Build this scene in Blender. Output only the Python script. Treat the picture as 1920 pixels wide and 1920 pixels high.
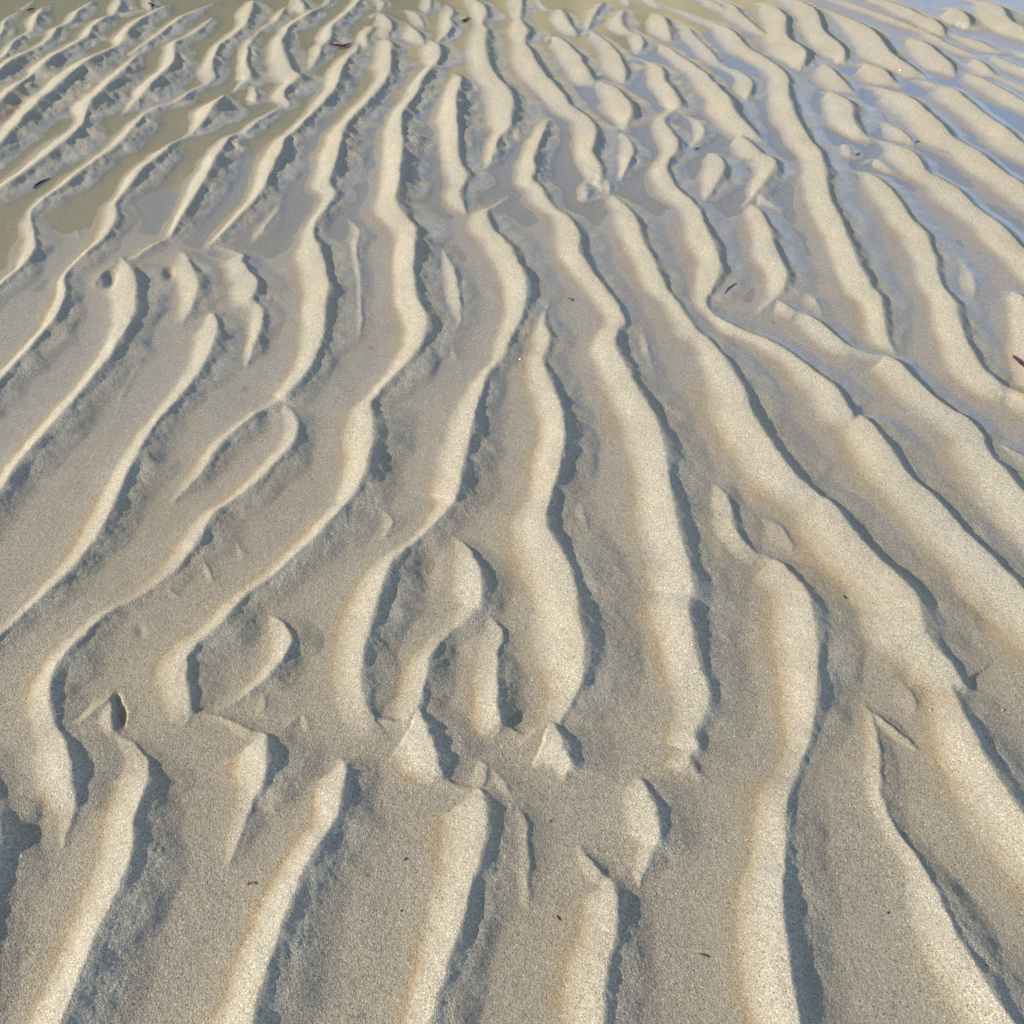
import bpy, math, random
import numpy as np
R = math.radians
random.seed(7)
for o in list(bpy.data.objects): bpy.data.objects.remove(o)
SC = bpy.context.scene
COL = SC.collection

# ------------------------------------------------------------------ camera
CAM_H = 1.25
PITCH = R(42.0)
F = 1920.0                      # focal length in photo pixels (36 mm lens on 36 mm sensor)
cam_d = bpy.data.cameras.new('camera'); cam_d.sensor_width = 36; cam_d.lens = 36
cam_d.clip_start = 0.02; cam_d.clip_end = 3000
cam = bpy.data.objects.new('camera', cam_d); COL.objects.link(cam)
cam.location = (0, 0, CAM_H); cam.rotation_euler = (R(90) - PITCH, 0, 0)
SC.camera = cam

# ------------------------------------------------------------------ sun and sky
SUN_EL, SUN_AZ = 21.5, 258.0     # azimuth clockwise from +Y (camera heading); 270 = straight left
w = bpy.data.worlds.new('World'); SC.world = w; w.use_nodes = True
nt = w.node_tree; nt.nodes.clear()
sky = nt.nodes.new('ShaderNodeTexSky'); sky.sky_type = 'NISHITA'; sky.sun_disc = False
sky.sun_elevation = R(SUN_EL); sky.sun_rotation = R(SUN_AZ)
sky.air_density = 1.0; sky.dust_density = 0.3; sky.ozone_density = 3.2
bg = nt.nodes.new('ShaderNodeBackground'); bg.inputs['Strength'].default_value = 0.13
wo = nt.nodes.new('ShaderNodeOutputWorld')
# thin high cloud greys the upper sky, the sky near the horizon stays blue
tcw = nt.nodes.new('ShaderNodeTexCoord'); sep = nt.nodes.new('ShaderNodeSeparateXYZ'); nt.links.new(tcw.outputs['Generated'], sep.inputs[0])
mr = nt.nodes.new('ShaderNodeMapRange'); mr.inputs[1].default_value = 0.42; mr.inputs[2].default_value = 0.75; mr.inputs[4].default_value = 0.85
nt.links.new(sep.outputs['Z'], mr.inputs[0])
hs = nt.nodes.new('ShaderNodeHueSaturation'); hs.inputs['Saturation'].default_value = 0.28; hs.inputs['Value'].default_value = 0.92; nt.links.new(sky.outputs[0], hs.inputs['Color'])
mw = nt.nodes.new('ShaderNodeMix'); mw.data_type = 'RGBA'
nt.links.new(mr.outputs[0], mw.inputs[0]); nt.links.new(sky.outputs[0], mw.inputs[6]); nt.links.new(hs.outputs[0], mw.inputs[7])
# bright clear band low in the sky
lo = nt.nodes.new('ShaderNodeMapRange'); lo.inputs[1].default_value = 0.26; lo.inputs[2].default_value = 0.48; lo.inputs[3].default_value = 1.0; lo.inputs[4].default_value = 0.0
nt.links.new(sep.outputs['Z'], lo.inputs[0])
ml = nt.nodes.new('ShaderNodeMix'); ml.data_type = 'RGBA'; ml.blend_type = 'MULTIPLY'; ml.inputs[7].default_value = (1.08, 1.24, 1.45, 1)
nt.links.new(lo.outputs[0], ml.inputs[0]); nt.links.new(mw.outputs[2], ml.inputs[6])
nt.links.new(ml.outputs[2], bg.inputs[0]); nt.links.new(bg.outputs[0], wo.inputs[0])
sd = bpy.data.lights.new('sun', 'SUN'); sd.energy = 4.7; sd.angle = R(0.9); sd.color = (1.0, 0.93, 0.775)
sun = bpy.data.objects.new('sun', sd); COL.objects.link(sun)
a = R(SUN_AZ); e = R(SUN_EL)
from mathutils import Vector, Matrix
to_sun = Vector((math.sin(a) * math.cos(e), math.cos(a) * math.cos(e), math.sin(e)))
sun.rotation_euler = to_sun.to_track_quat('Z', 'Y').to_euler()
sun.location = to_sun * 20 + Vector((0, 3, 0))
SC.view_settings.view_transform = 'Standard'; SC.view_settings.look = 'None'
SC.view_settings.gamma = 1.0; SC.view_settings.exposure = 0.60

# ------------------------------------------------------------------ helpers
def tag(o, label=None, cat=None, group=None, kind=None):
    if label: o['label'] = label
    if cat: o['category'] = cat
    if group: o['group'] = group
    if kind: o['kind'] = kind
    return o

cp, sp = math.cos(PITCH), math.sin(PITCH)
def unproject(px, py, z=0.0):
    """ground point (plane at height z) seen at photo pixel px,py"""
    u = (np.asarray(px, float) - 960.0) / F; v = (960.0 - np.asarray(py, float)) / F
    dy = cp + v * sp; dz = -sp + v * cp
    t = (z - CAM_H) / dz
    return u * t, dy * t
def depth(x, y):                 # distance along the optical axis of a ground point
    return y * cp + CAM_H * sp

def lattice(ix, iy, seed):
    n = (ix.astype(np.int64) * 374761393 + iy.astype(np.int64) * 668265263 + seed * 1442695041) & 0xffffffff
    n = ((n ^ (n >> 13)) * 1274126177) & 0xffffffff
    n = n ^ (n >> 16)
    return (n & 0xffff).astype(np.float32) / 32768.0 - 1.0
def vnoise(x, y, wl, seed=0):    # smooth value noise, -1..1
    X = x / wl + 1000.37 + seed * 7.13; Y = y / wl + 1000.71 + seed * 3.77
    ix = np.floor(X); iy = np.floor(Y); fx = (X - ix).astype(np.float32); fy = (Y - iy).astype(np.float32)
    fx = fx * fx * fx * (fx * (fx * 6 - 15) + 10); fy = fy * fy * fy * (fy * (fy * 6 - 15) + 10)
    a = lattice(ix, iy, seed); b = lattice(ix + 1, iy, seed); c = lattice(ix, iy + 1, seed); d = lattice(ix + 1, iy + 1, seed)
    return (a + (b - a) * fx) * (1 - fy) + (c + (d - c) * fx) * fy
def rot(x, y, deg):
    c, s = math.cos(R(deg)), math.sin(R(deg)); return c * x - s * y, s * x + c * y
def fbm(x, y, wl, octv, seed=0, gain=0.55):
    s = 0; amp = 1.0; tot = 0
    for k in range(octv):
        xr, yr = rot(x, y, 31 * k + 12)
        s = s + amp * vnoise(xr, yr, wl / 2 ** k, seed + k); tot += amp; amp *= gain
    return s / tot
def sstep(x, a, b):
    t = np.clip((x - a) / (b - a), 0, 1); return t * t * (3 - 2 * t)

# ------------------------------------------------------------------ the ripple crests
# each line is one crest: x y wl wr [k] | x y wl wr ...   (photo pixels; wl / wr = widths of the sunny and the lee side)
RIDGES = """
228 484 10 10 | 253 520 62 30 | 254 572 45 40 | 243 605 38 40 | 215 652 30 60 | 163 720 28 60 | 127 760 28 70 | 77 817 28 75 | 33 870 30 60 | 0 920 30 60 | -60 1000 30 60
400 588 20 20 | 408 612 45 35 | 398 648 45 35 | 375 695 40 30 | 330 750 35 40 | 290 793 30 55 | 243 877 35 70 | 200 973 45 55 | 160 1033 40 50 | 100 1097 30 60 | 40 1153 25 50 | 0 1187 25 50 | -60 1240 25 50
352 590 10 4 | 375 600 10 6 | 405 588 8 8 | 432 575 8 8 | 455 570 8 8
722 70 12 5 | 733 82 24 12 | 732 98 22 18 | 734 112 30 18 | 731 130 20 18 | 722 150 18 20 | 705 173 16 20 | 672 208 14 22 | 649 235 20 25 | 640 260 28 35 | 632 292 34 40 | 622 325 38 30 | 617 342 38 25 | 628 362 30 20 | 613 388 22 25 | 592 415 18 30 | 588 440 25 30 | 600 470 50 30 | 615 527 48 35 | 610 570 45 40 | 607 620 45 40 | 595 657 40 40 | 577 695 38 45 | 540 735 30 50 | 513 755 25 20 | 467 783 22 50 | 417 827 25 45 | 373 887 25 35 | 327 937 10 10
525 752 8 8 | 548 772 22 15 | 558 798 28 25 | 550 827 28 45 | 520 863 30 60 | 467 913 28 60 | 430 940 28 60 | 400 963 30 60 | 370 1013 40 65 | 353 1040 38 50 | 310 1083 32 40 | 250 1122 28 40 | 200 1150 25 50 | 143 1200 25 65 | 110 1240 35 75 | 94 1280 45 60 | 93 1320 50 45 | 103 1360 55 20 | 120 1392 75 30 1.2 | 133 1443 75 38 1.2 | 140 1495 55 25 1.2 | 133 1533 30 15 | 118 1585 8 8
805 75 15 5 | 820 80 30 10 | 825 95 30 15 | 822 112 25 20 | 810 124 12 18 | 793 146 15 22 | 781 175 15 22 | 762 200 15 25 | 752 222 25 25 | 754 271 38 40 | 747 344 38 45 | 741 368 38 35 | 746 388 45 30 | 768 413 50 25 | 780 432 45 35 | 777 470 40 50 | 775 507 42 40 | 782 557 45 40 | 797 590 50 35 | 802 607 50 30 | 790 642 45 50 | 767 675 38 60 | 730 712 25 60 | 700 745 22 50 | 693 760 40 35 | 700 787 50 35 | 697 830 55 50 | 687 870 50 60 | 667 920 40 65 | 640 953 30 80 | 600 997 25 80 | 567 1027 25 80 | 510 1077 28 75 | 457 1117 28 70 | 410 1170 35 90 | 363 1213 45 70 | 347 1247 55 50 | 350 1285 50 35 | 358 1330 45 20 | 372 1342 40 8
365 1338 40 6 | 400 1338 35 9 1.4 | 440 1354 35 9 1.6 | 475 1372 45 10 1.3 | 497 1385 60 30 1.25 | 500 1430 70 55 1.2 | 493 1467 60 40 1.1 | 467 1513 35 30 | 450 1563 28 25 | 432 1615 10 10
495 1150 10 8 | 520 1160 30 15 1.3 | 543 1190 40 22 1.4 | 535 1225 34 40 1.4 | 505 1262 28 55 1.3 | 475 1290 26 42 1.2 | 440 1315 20 25 | 405 1333 15 8
483 1283 25 6 .8 | 497 1303 20 10 .8 | 497 1325 20 8 .8
250 1398 15 8 1.3 | 300 1445 25 8 1.3 | 345 1480 10 5
365 1035 14 8 | 385 1055 16 8 1.3 | 400 1085 10 6
310 1090 18 8 | 322 1108 18 8 1.3 | 335 1120 8 5
440 1010 8 8 | 455 1035 10 8
720 955 10 8 | 737 975 18 10 1.2 | 725 1000 10 10
818 1440 30 5 | 850 1466 45 5 1.1 | 892 1476 55 6
1170 1464 20 5 | 1230 1446 36 4 | 1290 1440 40 5 | 1322 1455 15 5
505 1378 20 10 | 535 1360 20 12 | 560 1338 20 10 | 575 1338 15 12 | 578 1360 10 10
215 1300 15 14 | 190 1322 22 38 | 155 1347 18 40 | 120 1368 8 15
215 1298 10 12 | 207 1330 30 28 | 210 1362 25 20 | 222 1376 15 8
217 1372 15 12 | 250 1397 40 12 | 277 1437 65 12 | 268 1480 60 65 | 255 1530 60 85 | 247 1597 65 90 | 217 1680 65 100 | 183 1747 60 110 | 143 1847 65 120 | 112 1920 70 120 | 70 2010 70 120
-30 1430 50 20 | -8 1500 60 35 | -2 1560 60 60 1.3 | -8 1640 60 50 1.2 | -20 1700 50 60 | -40 1800 60 70 | -60 1900 60 70 | -90 2010 60 70
640 1426 14 12 1.2 | 650 1442 50 40 1.2 | 643 1485 55 75 | 627 1540 45 90 | 593 1590 50 100 | 550 1673 55 110 | 523 1747 60 110 | 500 1820 65 110 | 470 1920 70 110 | 430 2020 70 110
885 1472 20 6 | 903 1480 65 20 | 912 1515 75 75 | 910 1563 75 80 | 900 1613 75 85 | 880 1663 65 80 | 857 1747 62 85 | 837 1813 60 85 | 805 1920 60 90 | 770 2020 60 90
905 1432 25 10 .9 | 930 1450 22 12 1 | 967 1507 40 12 .9 | 987 1547 45 12 .9 | 990 1597 45 12 .8 | 987 1680 20 10 .8
868 1445 10 5 | 895 1428 20 12 | 912 1445 30 14 | 905 1470 25 12
955 365 5 4 | 930 385 15 15 | 912 398 30 18 | 920 425 40 22 | 942 447 45 22 | 960 472 45 22 | 975 500 45 28 | 986 535 45 28 | 984 565 42 28 | 974 600 38 35 | 960 625 30 30 | 942 668 25 25 | 913 702 25 40 | 905 725 35 40 | 887 787 45 50 | 873 853 50 60 | 860 920 50 65 | 840 953 35 55 | 790 1003 25 60 | 750 1037 28 65 | 727 1067 38 75 | 710 1120 50 80 | 697 1170 55 60 | 683 1220 50 50 | 677 1270 48 40 | 685 1320 50 25 | 700 1343 60 8
700 1345 60 8 1.2 | 750 1350 60 8 1.3 | 783 1332 55 18 1.3 | 800 1367 70 38 1.35 | 817 1413 70 40 1.35 | 828 1450 45 22 1.2 | 832 1466 10 5
850 1005 8 6 | 873 1022 30 10 1.2 | 893 1053 50 24 1.2 | 903 1087 55 32 1.15 | 900 1127 45 40 | 880 1153 40 35 | 840 1187 30 30 | 807 1227 35 50 | 800 1270 42 50 | 783 1325 45 40
895 1150 12 8 | 925 1165 30 12 | 943 1190 40 15 | 932 1227 35 45 | 933 1287 45 55 | 937 1343 50 38 1.2 | 960 1365 45 8 1.2 | 1000 1375 45 6 | 1030 1350 45 8
990 1378 45 6 1.1 | 1032 1352 60 12 1 | 1052 1390 75 36 1.15 | 1066 1425 60 32 1.2 | 1062 1452 18 8 1.2
1033 548 4 4 | 1024 580 12 10 | 1020 602 25 20 | 1030 632 35 20 | 1025 655 30 15 | 1018 675 30 20 | 1033 720 40 28 | 1053 770 45 40 | 1057 820 48 70 | 1047 887 50 75 | 1030 935 50 60 | 1022 975 60 50 | 1040 1013 75 55 | 1063 1053 85 60 | 1077 1103 85 60 | 1087 1170 90 70 | 1095 1220 90 75 | 1090 1270 80 60 | 1073 1313 55 50 | 1047 1355 45 15
1090 950 20 20 .5 | 1105 1000 25 20 .6 | 1112 1040 20 15 .4
1147 1270 8 10 .7 | 1137 1295 10 12 .7 | 1127 1318 8 8 .6
1028 222 12 5 | 1025 232 20 15 | 1014 260 25 25 | 1000 296 28 30 | 1003 315 30 30 | 996 335 28 25 | 1015 352 30 15 | 1024 370 35 12 | 1042 390 30 12 | 1065 406 35 12 | 1085 440 45 18 | 1084 470 40 25 | 1100 497 38 20 | 1135 540 38 20 | 1160 578 38 15 | 1170 602 42 20 | 1157 620 38 35 | 1153 648 42 40 | 1167 677 48 25 | 1190 720 55 25 | 1212 757 62 30 | 1230 787 65 30 | 1247 853 65 40 | 1257 920 65 50 | 1267 980 68 50 | 1280 1020 70 50 | 1292 1070 75 55 | 1298 1110 75 40 | 1288 1140 70 50 | 1300 1200 65 60 | 1313 1250 65 40 | 1328 1295 65 30 | 1318 1340 60 35 | 1300 1375 50 35 | 1305 1400 45 30 | 1290 1425 40 30 | 1312 1452 15 10
1202 612 8 10 .6 | 1212 645 14 18 .6 | 1222 680 16 18 .6 | 1235 715 10 10 .4
1325 905 10 8 | 1350 915 25 18 | 1368 945 35 30 | 1378 993 45 20 | 1413 1032 45 10 | 1460 1050 55 12 | 1487 1080 65 25 | 1513 1113 70 35 | 1527 1170 70 60 | 1532 1253 70 75 | 1527 1320 65 65 | 1518 1370 50 50 | 1507 1410 38 35 | 1493 1450 38 25 | 1477 1500 55 55 | 1473 1580 65 70 | 1467 1663 70 95 | 1468 1730 75 100 | 1480 1813 80 100 | 1497 1920 80 110 | 1515 2020 80 110
1425 965 20 8 .7 | 1460 980 35 10 .7 | 1483 1010 35 10 .7 | 1490 1035 15 8 .5
1402 955 6 6 .8 | 1397 985 8 8 .8 | 1398 1008 8 8 .8
1105 372 20 5 | 1145 366 30 6 | 1177 387 35 10 | 1195 420 40 18 | 1203 447 38 20 | 1222 480 38 20 | 1242 527 38 20 | 1262 555 30 20 | 1287 592 35 15 | 1305 617 38 18 | 1330 635 38 18 | 1360 675 50 22 | 1390 722 60 30 | 1413 780 75 30 | 1440 823 80 30 | 1487 887 85 35 | 1527 920 85 25 | 1563 947 80 25 | 1607 1003 90 30 | 1647 1047 95 35 | 1690 1087 105 40 | 1723 1127 110 40 | 1727 1170 100 50 | 1747 1203 85 35 | 1780 1240 80 30 | 1807 1280 60 25 | 1833 1297 20 10
1775 1265 40 10 | 1800 1323 60 30 | 1820 1363 70 60 | 1847 1420 80 65 | 1880 1473 90 60 | 1920 1533 95 60 | 1990 1620 95 60
1675 1262 15 5 .3 | 1700 1282 28 8 .6 | 1715 1310 40 8 .7 | 1712 1330 20 6 .6
1625 1322 12 4 1.5 | 1663 1352 28 8 1.8 | 1717 1398 15 5 1.5
1635 1335 15 15 | 1650 1400 22 35 | 1650 1440 25 40 | 1650 1480 22 45 | 1663 1520 22 40 | 1690 1567 28 35 | 1723 1610 35 45 | 1757 1673 55 75 | 1780 1723 65 85 | 1813 1787 75 90 | 1853 1847 85 85 | 1900 1920 90 85 | 1960 2010 90 85
1090 1590 8 4 | 1105 1610 25 8 1.4 | 1130 1638 35 8 1.5 | 1150 1655 45 20 | 1155 1700 60 70 | 1147 1763 62 85 | 1137 1813 68 90 | 1130 1920 75 90 | 1120 2020 75 90
1195 1455 8 5 | 1208 1470 45 18 1.2 | 1228 1515 55 30 1.25 | 1235 1563 55 34 1.2 | 1223 1597 35 40 | 1205 1640 25 30 | 1198 1665 8 10
1425 575 15 10 | 1457 562 25 10 | 1490 580 40 12 | 1522 592 45 12 | 1560 622 50 14 | 1595 647 55 10 | 1640 662 55 8 | 1672 668 55 10 | 1702 697 60 15 | 1740 732 65 15 | 1777 760 70 18 | 1813 782 70 15 | 1843 812 60 10 | 1850 845 60 25 | 1880 880 70 30 | 1920 927 80 30 | 1990 1000 80 30
1335 586 22 10 1.3 | 1385 612 38 14 1.5 | 1440 635 42 16 1.4 | 1477 657 45 15 | 1510 680 50 15 | 1540 705 55 20 | 1572 732 60 20 | 1597 772 65 18 | 1620 780 65 20 | 1650 813 75 22 | 1687 867 80 22 | 1713 897 80 22 | 1763 943 85 22 | 1813 997 90 22 | 1863 1047 95 25 | 1920 1107 100 25 | 1990 1180 100 25
1585 318 10 5 | 1620 322 30 6 | 1652 335 35 10 | 1680 367 38 15 | 1710 412 42 15 | 1735 437 45 18 | 1750 475 45 22 | 1757 512 42 20 | 1765 535 42 15 | 1790 567 45 25 | 1795 600 48 30 | 1810 635 50 30 | 1827 670 52 30 | 1845 695 55 25 | 1877 722 60 20 | 1920 740 60 20 | 1980 775 60 20
1790 475 10 10 .6 | 1812 500 18 15 .6 | 1826 530 30 15 .7 | 1824 558 20 12 .5
1890 545 15 8 | 1915 555 35 20 | 1935 600 45 25 | 1950 680 50 30 | 1990 760 50 30
1850 815 10 8 .7 | 1885 835 35 10 .8 | 1920 855 40 12 | 1990 890 40 12
1215 -10 12 6 | 1240 8 18 6 | 1285 20 20 5 | 1338 40 20 5 | 1365 52 22 6 | 1388 72 24 8 | 1402 87 24 8 | 1432 104 24 6 | 1465 128 22 8 | 1477 148 22 12 | 1478 183 25 15 | 1494 219 28 14 | 1515 256 32 15 | 1540 292 34 18 | 1550 340 36 28 | 1557 375 38 30 | 1575 410 42 32 | 1595 460 44 32 | 1615 507 45 25 | 1635 540 48 25 | 1652 557 48 20 | 1656 595 40 25 | 1662 630 35 20 | 1680 657 15 8
1235 82 10 5 | 1255 88 22 8 | 1273 102 22 6 | 1298 119 24 7 | 1327 140 26 8 | 1348 165 28 10 | 1367 185 28 14 | 1372 203 30 18 | 1392 225 32 12 | 1411 246 30 12 | 1440 268 8 5
1168 18 14 8 | 1164 40 22 14 | 1177 55 20 10 | 1200 65 18 6 | 1206 78 20 12 | 1200 95 12 8
1195 20 10 4 | 1232 24 22 4 | 1246 33 26 8 | 1252 52 24 12 | 1258 70 12 8
1262 38 8 4 | 1290 50 18 5 | 1302 64 20 6 | 1321 82 20 6 | 1338 100 20 6 | 1355 118 16 4 | 1385 133 16 4 | 1409 148 20 8 | 1408 168 22 14 | 1400 185 10 6
1035 18 5 4 | 1050 15 20 6 | 1060 32 22 12 | 1072 50 20 14 | 1088 63 14 6 | 1110 58 18 5 | 1135 74 20 6 | 1158 97 26 8 | 1170 125 30 12 | 1172 148 15 10
1165 100 8 4 | 1190 107 12 5 | 1230 119 16 6 | 1243 135 22 12 | 1247 152 24 14 | 1265 175 26 12 | 1274 197 26 16 | 1262 208 18 10 | 1245 224 22 8 | 1262 250 30 14 | 1271 272 32 16 | 1260 292 25 25 | 1247 313 30 22 | 1257 333 35 18 | 1273 356 38 16 | 1298 378 38 14 | 1313 396 40 14 | 1322 425 42 18 | 1345 475 45 22 | 1351 507 45 28 | 1335 540 40 28 | 1322 562 30 15 | 1335 583 25 8 | 1362 592 14 6
1278 215 6 4 | 1305 224 14 5 | 1320 240 18 14 | 1314 257 16 18 | 1298 271 12 12
1325 285 10 4 | 1345 290 30 8 | 1358 303 34 14 | 1352 325 34 28 | 1335 357 22 18 | 1320 378 8 8
1355 258 12 4 | 1385 255 28 5 | 1405 264 32 8 | 1425 283 34 12 | 1447 294 36 14 | 1453 310 34 20 | 1438 333 26 28 | 1420 360 22 22
1395 385 10 6 | 1420 362 22 6 | 1442 375 30 5 | 1465 392 12 4
1390 382 10 5 | 1415 385 25 8 | 1432 405 35 16 | 1442 430 38 20 | 1455 470 42 24 | 1473 507 44 24 | 1470 535 40 22 | 1450 560 25 10 | 1425 580 15 8
1505 548 10 6 .7 | 1528 560 25 10 .8 | 1540 583 20 8 .6
1022 75 8 4 | 1038 66 22 5 | 1062 79 28 8 | 1085 104 28 12 | 1097 125 28 12 | 1110 146 28 8 | 1135 154 32 5 | 1160 167 36 8 | 1178 192 38 12 | 1183 212 35 20 | 1172 235 15 12
1145 250 15 5 | 1170 252 20 6 | 1186 272 26 12 | 1184 292 26 25 | 1173 318 18 20 | 1165 335 8 8
975 -15 20 10 | 979 5 22 12 | 975 33 12 12 | 982 47 26 14 | 989 60 26 14 | 982 75 16 12 | 997 98 32 12 | 1008 123 34 12 | 1027 146 34 12 | 1052 173 34 10 | 1072 198 34 10 | 1102 219 34 8 | 1117 240 34 15 | 1114 260 34 25 | 1110 285 32 28 | 1124 312 35 15 | 1125 330 35 12 | 1110 345 28 15 | 1100 368 20 8
890 -5 22 6 | 905 8 26 8 | 911 27 24 14 | 902 42 12 10 | 912 54 26 8 | 908 70 24 12 | 909 94 26 14 | 915 115 28 14 | 931 142 30 14 | 952 167 34 16 | 962 190 36 22 | 958 215 36 28 | 955 238 34 25 | 935 260 22 25 | 925 290 20 22 | 910 315 8 8
848 136 8 5 | 862 142 18 14 | 863 158 22 22 | 856 180 25 28 | 855 208 30 35 | 858 250 32 35 | 857 277 32 25 | 864 308 35 20 | 876 332 38 20 | 862 358 30 20 | 868 380 30 14 | 874 397 12 8
760 17 15 5 | 779 23 18 6 | 795 42 18 5
765 45 10 5 | 783 62 25 10 | 795 78 15 5
838 8 8 4 | 852 20 24 6 | 843 33 18 12 | 846 45 18 14 | 841 60 16 16 | 822 76 10 10
806 -5 15 5 | 807 10 16 8 | 800 22 6 4
1005 -10 10 4 | 1022 12 14 6 | 1040 20 8 4
1105 10 6 3 | 1130 3 22 6 | 1122 14 20 10 | 1110 34 14 10 | 1103 52 10 8
672 82 12 5 | 668 94 18 15 | 654 106 20 18 | 640 133 22 20 | 630 163 20 20 | 609 188 14 20 | 588 210 12 15 | 563 235 14 20 | 536 260 22 25 | 524 287 26 38 | 509 317 28 40 | 493 354 26 40 | 470 381 18 40 | 440 412 16 40 | 412 440 15 30 | 392 460 8 5
395 457 10 5 | 430 465 25 5 | 457 477 40 8 | 452 487 40 8 | 466 505 60 10 | 482 522 60 15 | 478 545 50 25 | 472 560 40 10 | 492 578 30 14 | 490 605 28 25 | 478 640 22 30 | 465 680 8 12
335 470 8 5 | 345 475 20 12 | 360 502 45 18 | 372 535 45 22 | 362 565 30 22 | 352 590 25 5
282 520 8 4 .6 | 300 505 12 5 .6 | 325 500 12 5 .6
215 492 12 8 .7 | 190 510 12 10 .8 | 178 530 12 8 .8 | 185 550 10 5 .5
528 198 8 8 | 510 210 14 14 | 488 223 12 15 | 459 246 10 16 | 432 256 14 20 | 417 277 20 28 | 401 302 22 35 | 383 337 22 45 | 355 382 20 42 | 332 420 18 38 | 318 443 15 12 | 290 456 8 35 | 252 480 8 25 | 232 486 8 5
420 177 8 8 | 401 200 12 30 | 378 230 12 20 | 352 253 6 10 | 322 268 10 14 | 306 285 14 30 | 271 312 12 35 | 250 337 14 40 | 225 367 18 30 | 216 385 25 15 | 218 402 30 22 | 211 420 28 25 | 195 445 22 30 | 160 475 12 40 | 122 512 12 30 | 121 545 22 40 | 110 582 24 50 | 75 627 22 55 | 37 670 22 60 | 0 710 22 60 | -50 765 22 60
403 148 5 5 | 365 167 6 10 | 333 187 6 15 | 292 200 6 15 | 274 211 10 12 | 256 231 12 22 | 229 262 8 25 | 208 279 7 25 | 167 308 7 30 | 125 342 7 35 | 83 371 8 35 | 57 397 10 20 | 60 420 25 20 | 66 455 30 28 | 57 480 25 32 | 32 505 14 40 | 0 532 12 45 | -50 575 12 45
275 95 5 4 | 255 104 8 8 | 235 127 8 18 | 215 146 8 22 | 188 173 8 26 | 173 188 14 30 | 165 202 18 25 | 160 217 18 15 | 152 235 16 20 | 125 262 7 35 | 83 294 7 35 | 42 325 7 40 | 0 352 7 40 | -50 385 7 40
400 32 4 8 | 365 60 5 14 | 340 72 8 14 | 327 80 14 14 | 328 98 20 16 | 324 117 18 20 | 308 135 8 24 | 279 163 7 26 | 258 186 7 15 | 230 213 5 4
400 6 5 8 | 354 24 6 12 | 325 43 14 14 | 300 62 8 14 | 271 83 6 12 | 250 97 10 8
310 10 5 8 | 288 22 5 14 | 262 36 6 16 | 248 48 12 18 | 238 63 14 22 | 224 82 8 12 | 200 94 5 18 | 177 107 5 22 | 146 127 6 28 | 117 154 7 30 | 83 181 7 32 | 48 217 8 32 | 21 244 10 28 | 0 269 10 30 | -50 310 10 30
260 18 5 10 | 230 25 8 12 | 200 30 5 18 | 173 50 14 14 | 166 66 18 16 | 142 80 6 16 | 104 102 5 22 | 79 123 5 24 | 56 142 12 12 | 30 163 8 20 | 0 190 8 28 | -50 225 8 28
175 2 6 10 | 148 18 10 14 | 132 40 14 12 | 108 51 6 14 | 97 68 14 12 | 75 86 7 14 | 40 102 5 20 | 0 130 5 24 | -40 155 5 24
125 5 5 6 | 84 12 8 8 | 68 33 16 14 | 60 55 10 10 | 30 74 8 10 | 15 96 12 14 | 0 112 12 14 | -30 140 12 14
35 20 5 5 | 10 38 8 8 | 5 58 8 10 | -15 80 8 10
62 0 5 4 | 42 15 8 4
226 -5 14 8 | 224 10 18 12 | 215 24 10 8
280 -8 14 6 | 283 8 14 6 | 280 18 5 4
475 0 14 8 | 470 20 22 12 | 460 45 14 16 | 438 65 7 16 | 413 83 8 14 | 402 104 16 14 | 397 127 22 14 | 403 145 22 5 | 385 160 8 5
535 13 6 6 | 528 25 16 10 | 518 38 12 10 | 500 47 6 8 | 484 62 5 8 | 467 80 8 12 | 463 104 12 14 | 462 120 16 14 | 470 142 26 10 | 455 155 10 10 | 437 170 5 5
545 -8 12 5 | 562 -2 22 6 | 571 14 26 8 | 568 22 10 4
622 -5 12 8 | 612 8 10 8 | 588 20 5 14 | 563 35 6 16 | 542 50 10 14 | 535 65 18 10 | 527 78 20 16 | 530 92 26 14 | 538 115 26 10 | 547 128 40 8 | 560 144 32 12 | 542 160 20 20 | 532 176 14 18 | 543 192 18 8 | 535 200 14 4
678 -8 14 8 | 668 8 16 12 | 655 20 12 14 | 638 34 8 16 | 624 46 18 14 | 621 64 24 20 | 612 78 18 8 | 601 86 18 12 | 600 98 18 12 | 586 122 10 8 | 570 135 5 4
695 30 8 4 | 710 22 10 5 | 733 42 28 8 | 733 56 28 6
670 47 8 4 | 698 50 24 8 | 686 66 16 12 | 689 80 18 8
705 -5 12 5 | 720 5 14 8 | 712 15 8 5
477 162 10 6 | 480 180 18 16 | 472 190 10 5
525 382 6 6 .7 | 515 400 12 20 .7 | 495 425 12 25 .7 | 478 448 10 10 .6
655 412 6 6 .7 | 672 432 12 22 .7 | 668 460 14 25 .8 | 672 500 12 25 .7 | 676 550 10 25 .6 | 678 600 14 25 .6 | 670 640 6 12 .5
825 462 5 5 .8 | 838 480 12 18 .8 | 852 510 22 22 .9 | 862 557 28 20 .9 | 862 595 22 18 .7 | 855 625 10 10 .5
838 628 6 8 .5 | 850 655 14 10 .6 | 858 672 8 6 .5
145 432 6 6 .5 | 152 445 10 6 .6
275 665 8 10 .4 | 250 700 12 14 .4 | 225 745 8 10 .4
1490 -5 20 5 | 1510 5 24 5 | 1532 21 26 8 | 1540 48 26 12 | 1553 65 28 6 | 1574 82 30 8 | 1585 98 30 8 | 1580 112 20 8 | 1565 118 10 4
1430 5 18 4 | 1455 12 22 5 | 1474 36 26 12 | 1471 60 22 14 | 1482 73 30 6 | 1500 85 36 8 | 1510 98 36 12 | 1507 120 18 10
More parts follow.
